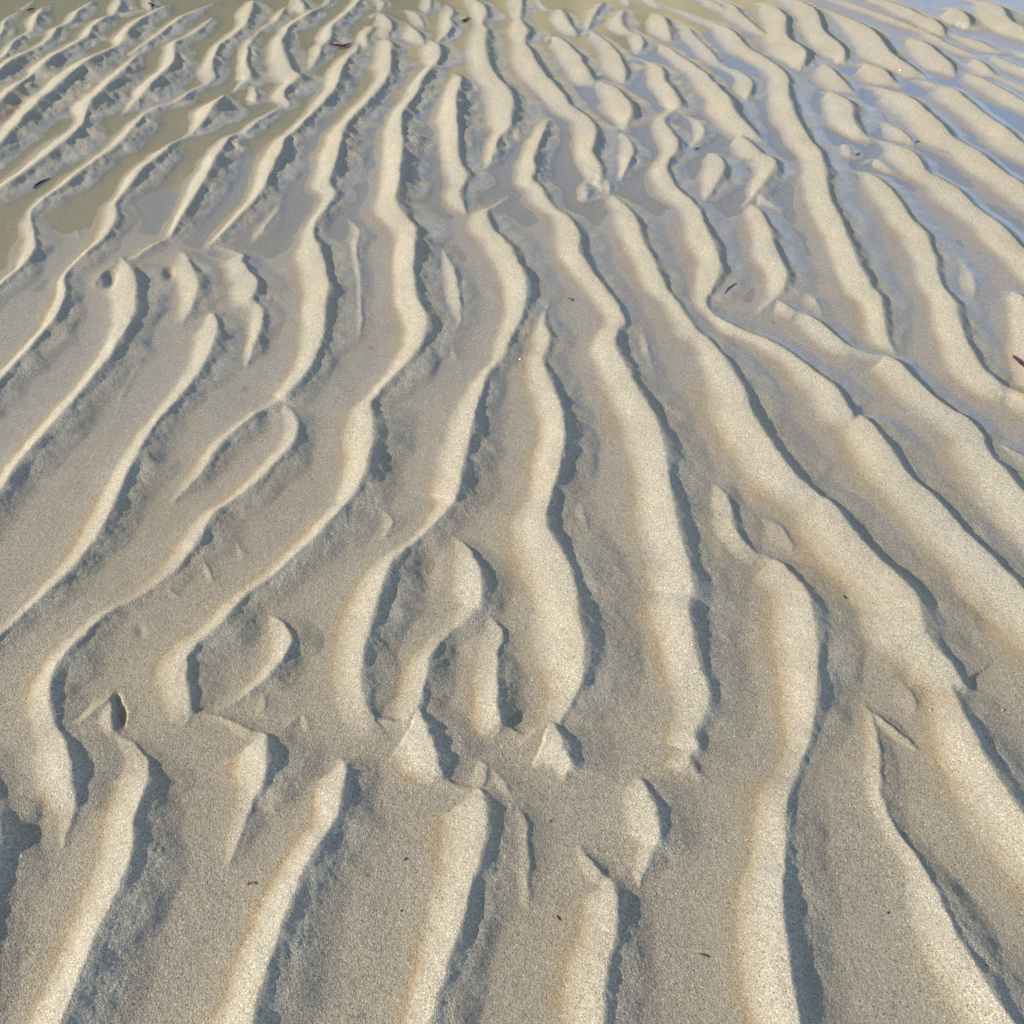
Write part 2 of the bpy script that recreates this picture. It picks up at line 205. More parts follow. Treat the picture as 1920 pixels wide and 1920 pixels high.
1345 -5 18 5 | 1375 8 22 5 | 1388 22 22 6 | 1411 42 18 6 | 1438 64 12 4 | 1460 68 12 4
1300 -8 20 5 | 1340 2 20 6 | 1357 15 14 6
1170 -8 14 5 | 1180 5 12 5
1540 15 10 3 | 1575 25 20 3 | 1612 40 26 5 | 1637 58 30 6 | 1655 79 32 8 | 1665 95 32 12 | 1687 110 32 6 | 1715 127 30 5 | 1735 140 14 4
1560 -8 16 3 | 1610 8 22 3 | 1660 25 20 3 | 1700 42 16 4 | 1730 55 12 3
1640 -10 20 3 | 1690 8 26 4 | 1725 24 26 4 | 1752 36 26 6 | 1768 52 22 8
1755 18 8 3 | 1790 14 24 4 | 1810 25 30 6 | 1817 42 28 14 | 1812 52 10 5
1820 -5 20 3 | 1860 4 26 4 | 1880 15 30 10 | 1890 34 30 16 | 1920 52 30 12 | 1970 70 30 12
1700 55 10 3 | 1745 62 20 3 | 1772 76 20 4 | 1808 93 18 4 | 1840 105 14 4
1680 72 8 3 | 1710 70 22 4 | 1741 82 28 6 | 1755 97 28 8 | 1778 116 28 12 | 1790 136 12 6
1775 60 14 3 | 1826 72 22 4 | 1874 90 24 4 | 1920 98 24 5 | 1970 110 24 5
1830 105 14 3 | 1870 105 20 5 | 1920 125 26 6 | 1970 145 26 6
1810 112 8 3 | 1835 112 20 5 | 1857 130 22 8 | 1880 142 16 4 | 1920 160 16 4 | 1970 180 16 4
1785 135 14 3 | 1820 137 22 5 | 1848 148 24 6 | 1878 163 26 5 | 1920 188 28 5 | 1970 212 28 5
1700 150 8 3 | 1728 150 22 4 | 1760 157 26 4 | 1788 165 28 5 | 1812 184 32 6 | 1845 208 34 6 | 1885 240 38 8 | 1920 268 40 8 | 1975 305 40 8
1590 120 10 3 | 1625 118 28 4 | 1655 128 32 6 | 1670 142 30 8 | 1690 160 10 4
1530 120 8 3 | 1552 121 18 4 | 1575 144 28 6 | 1593 160 24 8 | 1608 176 8 4
1600 158 6 3 | 1640 162 26 4 | 1670 168 34 4 | 1700 178 36 6 | 1728 198 38 6 | 1755 221 40 7 | 1776 244 40 10 | 1790 258 40 6 | 1822 275 44 5 | 1845 291 46 6 | 1865 308 48 6 | 1891 326 50 7 | 1920 346 52 8 | 1975 385 52 8
1535 172 10 3 | 1560 172 22 4 | 1582 182 26 10 | 1597 200 28 18 | 1600 225 28 20 | 1612 244 24 12 | 1632 258 20 4 | 1666 266 26 4 | 1701 278 40 6 | 1724 297 44 10 | 1735 316 40 8 | 1762 331 42 6 | 1791 348 48 5 | 1812 369 50 7 | 1849 400 52 8 | 1877 422 55 8 | 1920 465 58 10 | 1980 525 58 10
1635 225 8 3 | 1678 236 26 5 | 1700 251 28 6 | 1712 268 10 5
1725 277 5 3 | 1770 286 16 3 | 1800 298 14 4
1562 268 8 3 .8 | 1588 270 18 6 .8 | 1594 285 20 12 .8
1615 308 6 3 | 1635 297 20 4 | 1655 303 24 5 | 1672 317 20 5 | 1690 325 8 4
1575 258 6 3 .6 | 1605 262 12 3 .6 | 1630 272 12 3 .5
1490 148 8 3 .6 | 1515 156 12 3 .6 | 1530 165 8 3 .6
1625 48 6 3 .6 | 1650 58 14 4 .6 | 1666 68 14 5 .6
1125 332 10 4 | 1140 338 18 8 | 1143 352 18 8 | 1140 362 8 5
"""
# hollows: x y rx ry depth(px)
PITS = [(221, 1316, 7, 14, 9), (229, 1344, 8, 17, 12), (207, 525, 10, 14, 8), (318, 515, 9, 9, 6), (1112, 352, 12, 12, 7), (264, 1184, 5, 7, 4),
        (300, 1262, 10, 8, 2), (490, 1190, 18, 28, 5), (803, 1062, 12, 24, 5), (862, 1215, 12, 16, 5), (500, 790, 9, 14, 4), (1702, 1264, 13, 16, 4), (1388, 948, 10, 26, 4), (725, 1190, 14, 26, 3), (395, 1005, 15, 12, 3), (735, 830, 16, 13, -3), (712, 880, 13, 10, -3), (690, 960, 14, 12, 3), (1095, 1180, 14, 20, 3), (1110, 1090, 12, 16, -3), (560, 1375, 18, 22, 5), (545, 1440, 16, 20, 4), (525, 1500, 15, 18, -3), (160, 1240, 14, 12, -3), (1340, 1180, 14, 22, 3), (1345, 1090, 12, 18, -3)]

STEP = 2.0
PX = np.arange(-560, 2480 + .1, STEP); PY = np.arange(-130, 2120 + .1, STEP)
GX, GY = np.meshgrid(PX, PY)
WX, WY = unproject(GX, GY)                     # ground positions of the fine sheet's vertices
NY, NX = WX.shape
# small irregularities of the crest lines
QX = WX + 0.0030 * fbm(WX, WY, 0.045, 3, 11) + 0.0014 * vnoise(WX, WY, 0.012, 12)
QY = WY + 0.0040 * fbm(WX, WY, 0.050, 3, 21) + 0.0015 * vnoise(WX, WY, 0.013, 22)

def base_z(x, y):
    z = np.interp(y, [0.3, 1.4, 2.3, 2.9, 3.4, 12.0], [0.0060, 0.0034, 0.0022, -0.0004, -0.0006, -0.0012])
    return z + 0.0034 * sstep(x, 0.5, 1.8) * sstep(y, 2.9, 4.4)

def parse(line):
    pts = []
    for s in line.split('|'):
        v = [float(t) for t in s.split()]
        if len(v) == 4: v.append(1.0)
        pts.append(v)
    return np.array(pts)
def catmull(P, step=7.0):
    out = []
    n = len(P)
    for i in range(n - 1):
        p0 = P[max(i - 1, 0)]; p1 = P[i]; p2 = P[i + 1]; p3 = P[min(i + 2, n - 1)]
        L = np.hypot(*(p2[:2] - p1[:2])); k = max(1, int(round(L / step)))
        for j in range(k):
            t = j / k
            q = 0.5 * ((2 * p1) + (-p0 + p2) * t + (2 * p0 - 5 * p1 + 4 * p2 - p3) * t * t + (-p0 + 3 * p1 - 3 * p2 + p3) * t ** 3)
            q[2:] = p1[2:] + (p2[2:] - p1[2:]) * (t * t * (3 - 2 * t))
            out.append(q)
    out.append(P[-1]); return np.array(out)

PN = 6.0
N1 = vnoise(WX, WY, 0.055, 101) ; N2 = vnoise(WX, WY, 0.075, 102); N3 = vnoise(WX, WY, 0.09, 103)
N4 = 0.55 * sstep(fbm(WX, WY, 0.10, 2, 104), 0.0, 0.6)      # where the lee foot is an undercut little scarp
ACC = np.zeros_like(WX)                        # sum of h^p
LEE = np.zeros_like(WX)                        # how much a point lies on a lee side
FOOT = np.zeros_like(WX)                       # foot of the sunny side, where coarse ochre grains collect
STOSS = np.zeros_like(WX)
H_A, H_B = 0.146, 0.48
for line in RIDGES.strip().split('\n'):
    P = catmull(parse(line))
    wl = np.maximum(P[:, 2], 2.0); wr = np.maximum(P[:, 3], 2.0)
    x0, y0 = unproject(P[:, 0], P[:, 1])
    tx = np.gradient(x0); ty = np.gradient(y0); tn = np.hypot(tx, ty) + 1e-9
    sc = depth(x0, y0) / F
    sn = np.clip(np.abs(ty) / tn, 0.45, 1.0) * sc
    wl = wl * sn * (1 + 0.35 * (1 - sstep(P[:, 1], 120, 330)) + 0.35 * sstep(P[:, 0], 1150, 1500) * (1 - sstep(P[:, 1], 200, 450))); wr = wr * sn * (1 + (0.35 + 0.55 * (1 - sstep(P[:, 0], 550, 950))) * (1 - sstep(P[:, 1], 150, 380)))
    wl = np.maximum(wl, (0.42 + 0.33 * sstep(y0, 2.3, 3.2)) * wr)
    H = np.minimum(H_A * (wl + wr) * (1 - 0.09 * sstep(wr / wl, 0.7, 1.2) * sstep(P[:, 1], 500, 900)), H_B * wl) * P[:, 4]
    H = np.minimum(H, 0.024)
    x0, y0 = unproject(P[:, 0], P[:, 1], base_z(x0, y0) + H)   # the crest stands H above the trough
    n = len(P)
    reach = np.maximum(wl * 2.5, wr * 3.0 + 0.35 * wl)
    # work window of the whole crest
    def win(xa, xb, ya, yb, r):
        pa = 960 + F * (np.array([xa - r, xb + r])) / depth(0, max(min(ya, yb) - r, 0.05))
        return pa
    rp = reach / (depth(x0, y0) / F)
    i0 = int(np.clip((np.min(P[:, 0] - rp) - PX[0]) / STEP - 2, 0, NX)); i1 = int(np.clip((np.max(P[:, 0] + rp) - PX[0]) / STEP + 3, 0, NX))
    j0 = int(np.clip((np.min(P[:, 1] - rp) - PY[0]) / STEP - 2, 0, NY)); j1 = int(np.clip((np.max(P[:, 1] + rp) - PY[0]) / STEP + 12, 0, NY))
    if i1 <= i0 or j1 <= j0: continue
    D = np.full((j1 - j0, i1 - i0), 1e9); S = np.zeros_like(D); A = np.zeros_like(D)
    for k in range(n - 1):
        r = max(rp[k], rp[k + 1]) + 6
        xa, xb = sorted((P[k, 0], P[k + 1, 0])); ya, yb = sorted((P[k, 1], P[k + 1, 1]))
        a0 = int(max((xa - r - PX[0]) / STEP, i0)) - i0; a1 = int(min((xb + r - PX[0]) / STEP + 2, i1)) - i0
        b0 = int(max((ya - r - PY[0]) / STEP, j0)) - j0; b1 = int(min((yb + r - PY[0]) / STEP + 14, j1)) - j0
        if a1 <= a0 or b1 <= b0: continue
        X = QX[j0 + b0:j0 + b1, i0 + a0:i0 + a1] - x0[k]; Y = QY[j0 + b0:j0 + b1, i0 + a0:i0 + a1] - y0[k]
        vx = x0[k + 1] - x0[k]; vy = y0[k + 1] - y0[k]; L2 = vx * vx + vy * vy + 1e-12
        t = np.clip((X * vx + Y * vy) / L2, 0, 1)
        dx = X - t * vx; dy = Y - t * vy; d = np.sqrt(dx * dx + dy * dy)
        Ds = D[b0:b1, a0:a1]; m = d < Ds - 1e-9
        Ds[m] = d[m]
        S[b0:b1, a0:a1][m] = (vx * Y - vy * X)[m]
        A[b0:b1, a0:a1][m] = (k + t)[m]
    ok = D < 1e8
    FW = 1.10 + 0.30 * sstep(WY[j0:j1, i0:i1], 2.3, 3.2)
    if not ok.any(): continue
    idx = np.arange(n)
    WL = np.interp(A, idx, wl); WR = np.interp(A, idx, wr); HH = np.interp(A, idx, H)
    lee = S > 0
    qx = QX[j0:j1, i0:i1]; qy = QY[j0:j1, i0:i1]; n1 = N1[j0:j1, i0:i1]; n2 = N2[j0:j1, i0:i1]; n3 = N3[j0:j1, i0:i1]
    WR = WR * (1 + 0.20 * n1); HH = HH * (1 + 0.11 * n2); WL = WL * (1 + 0.12 * n3)
    s = np.clip(1.0 - D / (WL * 1.08), 0, 1); ee = 0.13
    fs = (np.sqrt(s * s + ee * ee) - ee) / (math.sqrt(1 + ee * ee) - ee)
    s2 = np.clip(1.0 - D / (WL * 2.3), 0, 1)
    fs = 0.80 * fs + 0.20 * s2 * s2 * (3 - 2 * s2)
    q = np.clip((WR / WL - 0.5) / 0.6, 0, 1)
    aa = 0.42 - (0.24 - 0.20 * sstep(n3, 0.0, 0.8)) * q; d1 = WR * (0.85 - 0.55 * q); d2 = (2.6 * WR + 0.32 * WL) * (1 - q) + WR * FW * q
    n4 = N4[j0:j1, i0:i1]
    d1 = d1 * (1 + 0.45 * n2)
    x1 = np.clip(D / d1, 0, 1); x2 = np.clip(D / d2, 0, 1)
    fl = aa * (1 - x1) ** 2 * (1 + 2 * x1) + (1 - aa) * ((1 - q) * (1 - x2) ** 1.4 * (1 + 0.4 * x2) + q * ((1 - n4) * (1 - x2) ** 1.55 * (1 + 0.3 * x2) + n4 * (1 - x2 ** 1.7)))
    h = np.where(lee, fl, fs) * HH * ok
    sl = (slice(j0, j1), slice(i0, i1))
    ACC[sl] += (h * 1000) ** PN
    lm = np.where(lee & ok, (1 - sstep(x2, 0.25, 1.05)) * sstep(D / d1, 0.0, 0.9), 0) * np.clip(HH / 0.008, 0, 1.3) * (0.35 + 0.65 * q)
    LEE[sl] = np.maximum(LEE[sl], lm)
    fd = (D / WL - 1.10) / 0.33
    fm = np.where(~lee & ok, np.exp(-fd * fd), 0) * np.clip(HH / 0.010, 0, 1)
    FOOT[sl] = np.maximum(FOOT[sl], fm)
    STOSS[sl] = np.maximum(STOSS[sl], np.where(~lee & ok, s, 0) * np.clip(HH / 0.006, 0, 1))
HGT = ACC ** (1 / PN) / 1000.0
# the whole bed swells under the ripples: add a widely smoothed copy so troughs are dished, not level
def box(A, n, axis):
    n = int(n); P = np.pad(A, [(n + 1, n) if a == axis else (0, 0) for a in (0, 1)], mode='edge'); c = np.cumsum(P, axis=axis)
    hi = np.take(c, range(2 * n + 1, c.shape[axis]), axis=axis); lo = np.take(c, range(0, c.shape[axis] - 2 * n - 1), axis=axis)
    return (hi - lo) / (2 * n + 1)
def wide(A, sig):
    for _ in range(3): A = box(box(A, max(1, sig), 1), max(1, sig * 0.75), 0)
    return A
rowscale = (F / depth(0, WY[:, :1]))            # photo pixels per metre on each row
want = 0.026 * rowscale / STEP / 1.75            # box half width in cells for a 26 mm smoothing
sigs = [5, 8, 12, 18]
stack = [wide(HGT, q_) for q_ in sigs]
SW = np.zeros_like(HGT)
for q_ in range(len(sigs) - 1):
    t_ = np.clip((want - sigs[q_]) / (sigs[q_ + 1] - sigs[q_]), 0, 1)
    lo_ = want >= sigs[q_] if q_ else want > -1
    SW = np.where(lo_, stack[q_] * (1 - t_) + stack[q_ + 1] * t_, SW)
del stack
HGT0 = HGT
HGT = 0.98 * HGT + 0.42 * SW

# ripples carry on outside the traced stretch
inside = sstep(GX, -130, -40) * (1 - sstep(GX, 1950, 2040)) * (1 - sstep(GY, 1950, 2040)) * sstep(GY, -90, -20)
def plain_ripples(x, y):
    ph = (x * 1.0 + 0.10 * y + 0.06 * vnoise(x, y, 0.55, 31) + 0.022 * vnoise(x, y, 0.2, 32)) / 0.125
    fr = ph - np.floor(ph)
    rp = np.where(fr < 0.62, (np.clip(fr - 0.18, 0, 1) / 0.44), 1 - (fr - 0.62) / 0.38)
    return np.clip(rp, 0, 1) ** 1.15 * 0.0125 * (0.75 + 0.35 * vnoise(x, y, 0.3, 33))
rip = plain_ripples(WX, WY)
HGT = HGT * np.maximum(inside, 0.0) + rip * (1 - inside)
HGT = HGT - 0.0022
LEE = LEE * inside; FOOT = FOOT * inside

Z = base_z(WX, WY) + 0.0006 * fbm(WX, WY, 0.55, 2, 41) + HGT
for (x, y, rx, ry, dp) in PITS:
    rn = 1 + 0.45 * fbm(WX, WY, 0.02, 2, 131)
    k = np.exp(-((((GX - x) / rx) ** 2 + ((GY - y) / ry) ** 2) * rn) ** 1.15)
    if dp < 8 and y > 600: k = np.exp(-((((GX - x) / (1.5 * rx)) ** 2 + ((GY - y) / (1.5 * ry)) ** 2) * rn)); dp = 0.6 * dp
    Z -= k * dp * depth(*unproject(x, y)) / F
# soften the profile a little (grains slump), then add relief that real sand has
def blur(Z):
    Zp = np.pad(Z, 1, mode='edge')
    Z = 0.25 * Zp[:-2] + 0.5 * Zp[1:-1] + 0.25 * Zp[2:]
    return 0.25 * Z[:, :-2] + 0.5 * Z[:, 1:-1] + 0.25 * Z[:, 2:]
Z = blur(Z)
far = sstep(WY, 2.0, 3.6)
rough = fbm(WX, WY, 0.0095, 3, 51, 0.8)
clod = fbm(WX, WY, 0.050, 3, 61, 0.5)
scal = np.abs(fbm(WX, WY, 0.060, 2, 65))
Z += LEE * ((0.00055 + 0.0003 * far) * rough + 0.0030 * clod * (0.5 + 0.9 * far) - 0.0030 * scal * far)
Z += 0.00022 * fbm(WX, WY, 0.007, 2, 71, 0.8) * (0.7 + 0.5 * LEE) * (1 - 0.8 * (Z < 0))
Z += 0.0007 * fbm(WX, WY, 0.11, 2, 75) + 0.0013 * fbm(WX, WY, 0.038, 2, 77) * (0.35 + 0.65 * sstep(LEE, 0, 0.4)) * (Z > 0)

rim = np.minimum.reduce([sstep(GX, PX[0], PX[0] + 36), 1 - sstep(GX, PX[-1] - 36, PX[-1]), sstep(GY, PY[0], PY[0] + 10), 1 - sstep(GY, PY[-1] - 24, PY[-1])])
Z -= 0.006 * (1 - rim)                       # the rim tucks under the surrounding sand

# ------------------------------------------------------------------ sand sheet mesh (fine middle, coarse apron to the horizon)
def grid_mesh(name, X, Y, Zc, mat, attrs=None):
    ny, nx = X.shape
    me = bpy.data.meshes.new(name)
    co = np.stack([X, Y, Zc], -1).reshape(-1, 3).astype(np.float32)
    me.vertices.add(len(co)); me.vertices.foreach_set('co', co.ravel())
    jj, ii = np.meshgrid(np.arange(ny - 1), np.arange(nx - 1), indexing='ij')
    v0 = (jj * nx + ii).ravel()
    quads = np.stack([v0, v0 + nx, v0 + nx + 1, v0 + 1], -1).astype(np.int32)   # rows run towards the camera: faces up
    nq = len(quads)
    me.loops.add(nq * 4); me.loops.foreach_set('vertex_index', quads.ravel())
    me.polygons.add(nq); me.polygons.foreach_set('loop_start', np.arange(nq, dtype=np.int32) * 4)
    me.polygons.foreach_set('loop_total', np.full(nq, 4, np.int32))
    me.polygons.foreach_set('use_smooth', np.ones(nq, bool))
    me.update(calc_edges=True)
    for k, v in (attrs or {}).items():
        at = me.attributes.new(k, 'FLOAT', 'POINT'); at.data.foreach_set('value', v.astype(np.float32).ravel())
    me.materials.append(mat)
    o = bpy.data.objects.new(name, me); COL.objects.link(o)
    return o

def new_mat(name):
    m = bpy.data.materials.new(name); m.use_nodes = True
    for n in list(m.node_tree.nodes): m.node_tree.nodes.remove(n)
    return m, m.node_tree
class NB:
    def __init__(s, t): s.t = t
    def n(s, typ, **kw):
        nd = s.t.nodes.new(typ)
        for k, v in kw.items():
            if k in ('ops', 'blend'): continue
            setattr(nd, k, v)
        return nd
    def link(s, a, b): s.t.links.new(a, b)
    def set(s, sock, v):
        if isinstance(v, bpy.types.NodeSocket): s.t.links.new(v, sock)
        else: sock.default_value = v
    def math(s, op, a, b=0.0, c=None, clamp=False):
        nd = s.t.nodes.new('ShaderNodeMath'); nd.operation = op; nd.use_clamp = clamp
        s.set(nd.inputs[0], a); s.set(nd.inputs[1], b)
        if c is not None: s.set(nd.inputs[2], c)
        return nd.outputs[0]
    def mix(s, f, a, b, blend='MIX'):
        nd = s.t.nodes.new('ShaderNodeMix'); nd.data_type = 'RGBA'; nd.blend_type = blend
        s.set(nd.inputs[0], f); s.set(nd.inputs[6], a); s.set(nd.inputs[7], b)
        return nd.outputs[2]
    def noise(s, vec, scale, detail=2, rough=0.5):
        nd = s.t.nodes.new('ShaderNodeTexNoise'); s.link(vec, nd.inputs['Vector'])
        nd.inputs['Scale'].default_value = scale; nd.inputs['Detail'].default_value = detail; nd.inputs['Roughness'].default_value = rough
        return nd.outputs[0]
    def ramp(s, f, a, b):
        nd = s.t.nodes.new('ShaderNodeMapRange'); nd.clamp = True
        s.set(nd.inputs[0], f); nd.inputs[1].default_value = a; nd.inputs[2].default_value = b
        return nd.outputs[0]
    def attr(s, name):
        nd = s.t.nodes.new('ShaderNodeAttribute'); nd.attribute_name = name; return nd.outputs['Fac']

def sand_material():
    m, t = new_mat('sand'); b = NB(t)
    tc = b.n('ShaderNodeTexCoord').outputs['Object']
    dry = b.attr('dry'); foot = b.attr('foot'); wet = b.attr('wet'); lee = b.attr('lee')
    fine = b.noise(tc, 520, 2, 0.7)
    mid = b.noise(tc, 150, 2, 0.6)
    patch = b.noise(tc, 9, 3, 0.55)
    col = b.mix(b.ramp(fine, 0.35, 0.65), (0.235, 0.200, 0.150, 1), (0.600, 0.543, 0.430, 1))
    grainy = b.ramp(b.noise(tc, 210, 2, 0.7), 0.36, 0.64)
    col = b.mix(1.0, col, b.mix(grainy, (0.84, 0.83, 0.82, 1), (1.14, 1.14, 1.13, 1)), 'MULTIPLY')
    col = b.mix(b.math('MULTIPLY', b.ramp(mid, 0.35, 0.7), 0.30), col, (0.440, 0.385, 0.300, 1))
    col = b.mix(b.math('MULTIPLY', b.ramp(patch, 0.4, 0.7), 0.30), col, (0.36, 0.325, 0.265, 1))
    col = b.mix(b.math('MULTIPLY', b.ramp(b.noise(tc, 2.6, 3, 0.6), 0.45, 0.65), 0.28), col, (0.42, 0.335, 0.215, 1))
    col = b.mix(b.math('MULTIPLY', b.ramp(b.noise(tc, 3.7, 2, 0.6), 0.5, 0.7), 0.12), col, (0.37, 0.36, 0.325, 1))
    # ochre coarse grains at the foot of the sunny faces
    och = b.noise(tc, 330, 2, 0.8)
    of = b.math('MULTIPLY', b.ramp(och, 0.46, 0.58), b.math('MULTIPLY', foot, b.ramp(b.noise(tc, 5, 2), 0.35, 0.55)))
    col = b.mix(b.math('MULTIPLY', of, 0.85), col, (0.43, 0.285, 0.12, 1))
    # single dark, ochre and white grains
    def specks(scale, thr, c, amt):
        nonlocal col
        v = b.n('ShaderNodeTexVoronoi'); b.link(tc, v.inputs['Vector']); v.inputs['Scale'].default_value = scale
        sel = b.n('ShaderNodeSeparateColor'); b.link(v.outputs['Color'], sel.inputs[0])
        f = b.math('MULTIPLY', b.math('GREATER_THAN', sel.outputs[0], thr), b.math('LESS_THAN', v.outputs['Distance'], 0.42))
        col = b.mix(b.math('MULTIPLY', f, amt), col, c)
    specks(430, 0.955, (0.07, 0.055, 0.045, 1), 0.75)
    specks(390, 0.965, (0.33, 0.17, 0.06, 1), 0.8)
    specks(460, 0.972, (0.80, 0.78, 0.74, 1), 0.8)
    # damp sand is darker
    damp = b.mix(1.0, col, (0.77, 0.745, 0.715, 1), 'MULTIPLY')
    col = b.mix(dry, damp, col)
    col = b.mix(wet, col, b.mix(1.0, col, (0.98, 0.99, 1.02, 1), 'MULTIPLY'))    # cool tint painted in for sky reflected by the film of water
    p = b.n('ShaderNodeBsdfPrincipled')
    b.link(col, p.inputs['Base Color'])
    b.set(p.inputs['Roughness'], b.math('SUBTRACT', 0.88, b.math('MULTIPLY', wet, 0.25)))
    p.inputs['Specular IOR Level'].default_value = 0.35
    b.set(p.inputs['Coat Weight'], b.math('MULTIPLY', wet, 1.0))
    p.inputs['Coat Roughness'].default_value = 0.16; p.inputs['Coat IOR'].default_value = 1.5
    bmp = b.n('ShaderNodeBump'); bmp.inputs['Distance'].default_value = 0.0017
    grain = b.noise(tc, 420, 2, 0.75)
    b.set(bmp.inputs['Height'], b.math('ADD', grain, b.math('MULTIPLY', b.noise(tc, 130, 2, 0.6), 0.55)))
    b.set(bmp.inputs['Strength'], b.math('ADD', b.math('SUBTRACT', 0.80, b.math('MULTIPLY', wet, 0.62)), b.math('MULTIPLY', lee, 0.4)))
    b.link(bmp.outputs[0], p.inputs['Normal'])
    out = b.n('ShaderNodeOutputMaterial'); b.link(p.outputs[0], out.inputs[0])
    return m
SAND = sand_material()

nearf = 1 - sstep(WY, 1.0, 2.2)
DRY = sstep(HGT0 * inside + rip * (1 - inside) + 0.0004 * fbm(WX, WY, 0.03, 3, 83), 0.0008 - 0.002 * nearf, 0.0050 + 0.006 * nearf)
level = Z + 0.0012 * fbm(WX, WY, 0.08, 2, 81)
wet = (1 - sstep(level, 0.0032 , 0.0090)) * sstep(WY, 0.9, 1.9)
wet = np.clip(wet, 0, 1)
sand = grid_mesh('sand_flat', WX, WY, Z, SAND, {'foot': FOOT, 'wet': wet, 'lee': np.clip(LEE, 0, 1), 'dry': DRY})
tag(sand, 'pale rippled beach sand left by the tide', kind='structure')

# the flat goes on round the traced stretch: rippled near by, then plain to the horizon
RX, RY0, RY1 = 6.0, -0.9, 8.5
bx_ = np.arange(-RX, RX + .001, 0.016); by_ = np.linspace(RY1, RY0, 590)
BX, BY = np.meshgrid(bx_, by_)
edge = np.minimum.reduce([sstep(RX - np.abs(BX), 0, 1.2), sstep(RY1 - BY, 0, 1.5), sstep(BY - RY0, 0, 0.4)])
BR = plain_ripples(BX, BY) * edge
dd = np.maximum(depth(BX, BY), 0.05)
FXp = 960 + F * BX / dd; FYp = 960 - F * (BY * sp - CAM_H * cp) / dd
under = sstep(FXp, -520, -480) * (1 - sstep(FXp, 2400, 2440)) * (1 - sstep(FYp, 2060, 2088)) * sstep(FYp, -118, -104) * (depth(BX, BY) > 0.3)
BZ = base_z(BX, BY) + BR + (0.0006 * fbm(BX, BY, 0.55, 2, 41) + 0.0006 * fbm(BX, BY, 0.11, 2, 75)) * edge - 0.0022 * edge - 0.0004 - 0.030 * under
BD = sstep(BR, 0.0008, 0.0050)
zb = np.zeros_like(BX)
around = grid_mesh('sand_around', BX, BY, BZ, SAND, {'foot': zb, 'wet': np.clip((1 - sstep(BZ, 0.0032, 0.009)) * sstep(BY, 0.9, 1.9), 0, 1), 'lee': zb, 'dry': BD})
tag(around, 'evenly rippled pale sand further along the flat', kind='structure')
ax = np.concatenate([-np.geomspace(1500, RX, 40), np.linspace(-RX + .1, RX - .1, 9), np.geomspace(RX, 1500, 40)])
ay = np.concatenate([[-800, -200, -50, -12, -4, -1.5, RY0], np.linspace(RY0 + .1, RY1 - .1, 9), np.geomspace(RY1, 2000, 60)])
AX, AY = np.meshgrid(ax, ay[::-1])
hole = (np.abs(AX) < RX - .01) & (AY > RY0 + .01) & (AY < RY1 - .01)
AZ = base_z(AX, np.clip(AY, 0.3, 12)) - 0.0004 - 0.05 * hole
zero = np.zeros_like(AX)
apron = grid_mesh('ground', AX, AY, AZ, SAND, {'foot': zero, 'wet': zero + 0.7, 'lee': zero, 'dry': zero})
tag(apron, 'flat wet tidal sand reaching to the horizon', kind='structure')

# ------------------------------------------------------------------ water: one level sheet, it shows where troughs dip below it
def water_material():
    m, t = new_mat('shallow_water'); b = NB(t)
    tc = b.n('ShaderNodeTexCoord').outputs['Object']
    bmp = b.n('ShaderNodeBump'); bmp.inputs['Distance'].default_value = 0.0006; bmp.inputs['Strength'].default_value = 0.05
    b.set(bmp.inputs['Height'], b.noise(tc, 26, 2, 0.5))
    geo = b.n('ShaderNodeNewGeometry'); dt = b.n('ShaderNodeVectorMath', operation='DOT_PRODUCT')
    b.link(bmp.outputs[0], dt.inputs[0]); b.link(geo.outputs['Incoming'], dt.inputs[1])
    cz = b.math('ABSOLUTE', dt.outputs['Value'])      # Schlick reflectance, the same from above and below: the film is thin
    fres = b.math('ADD', 0.035, b.math('MULTIPLY', 0.979, b.math('POWER', b.math('SUBTRACT', 1.0, cz, clamp=True), 3.8)))
    g = b.n('ShaderNodeBsdfGlossy'); g.inputs['Roughness'].default_value = 0.03; b.link(bmp.outputs[0], g.inputs['Normal'])
    tr = b.n('ShaderNodeBsdfTransparent'); tr.inputs['Color'].default_value = (0.988, 0.974, 0.915, 1)
    mx = b.n('ShaderNodeMixShader'); b.link(fres, mx.inputs[0]); b.link(tr.outputs[0], mx.inputs[1]); b.link(g.outputs[0], mx.inputs[2])
    out = b.n('ShaderNodeOutputMaterial'); b.link(mx.outputs[0], out.inputs[0])
    return m
wx = np.linspace(-70, 70, 30); wy = np.linspace(1.2, 90, 30)
WXX, WYY = np.meshgrid(wx, wy[::-1])
water = grid_mesh('water', WXX, WYY, np.zeros_like(WXX), water_material())
tag(water, 'thin sheet of clear sea water lying in the troughs', kind='structure')

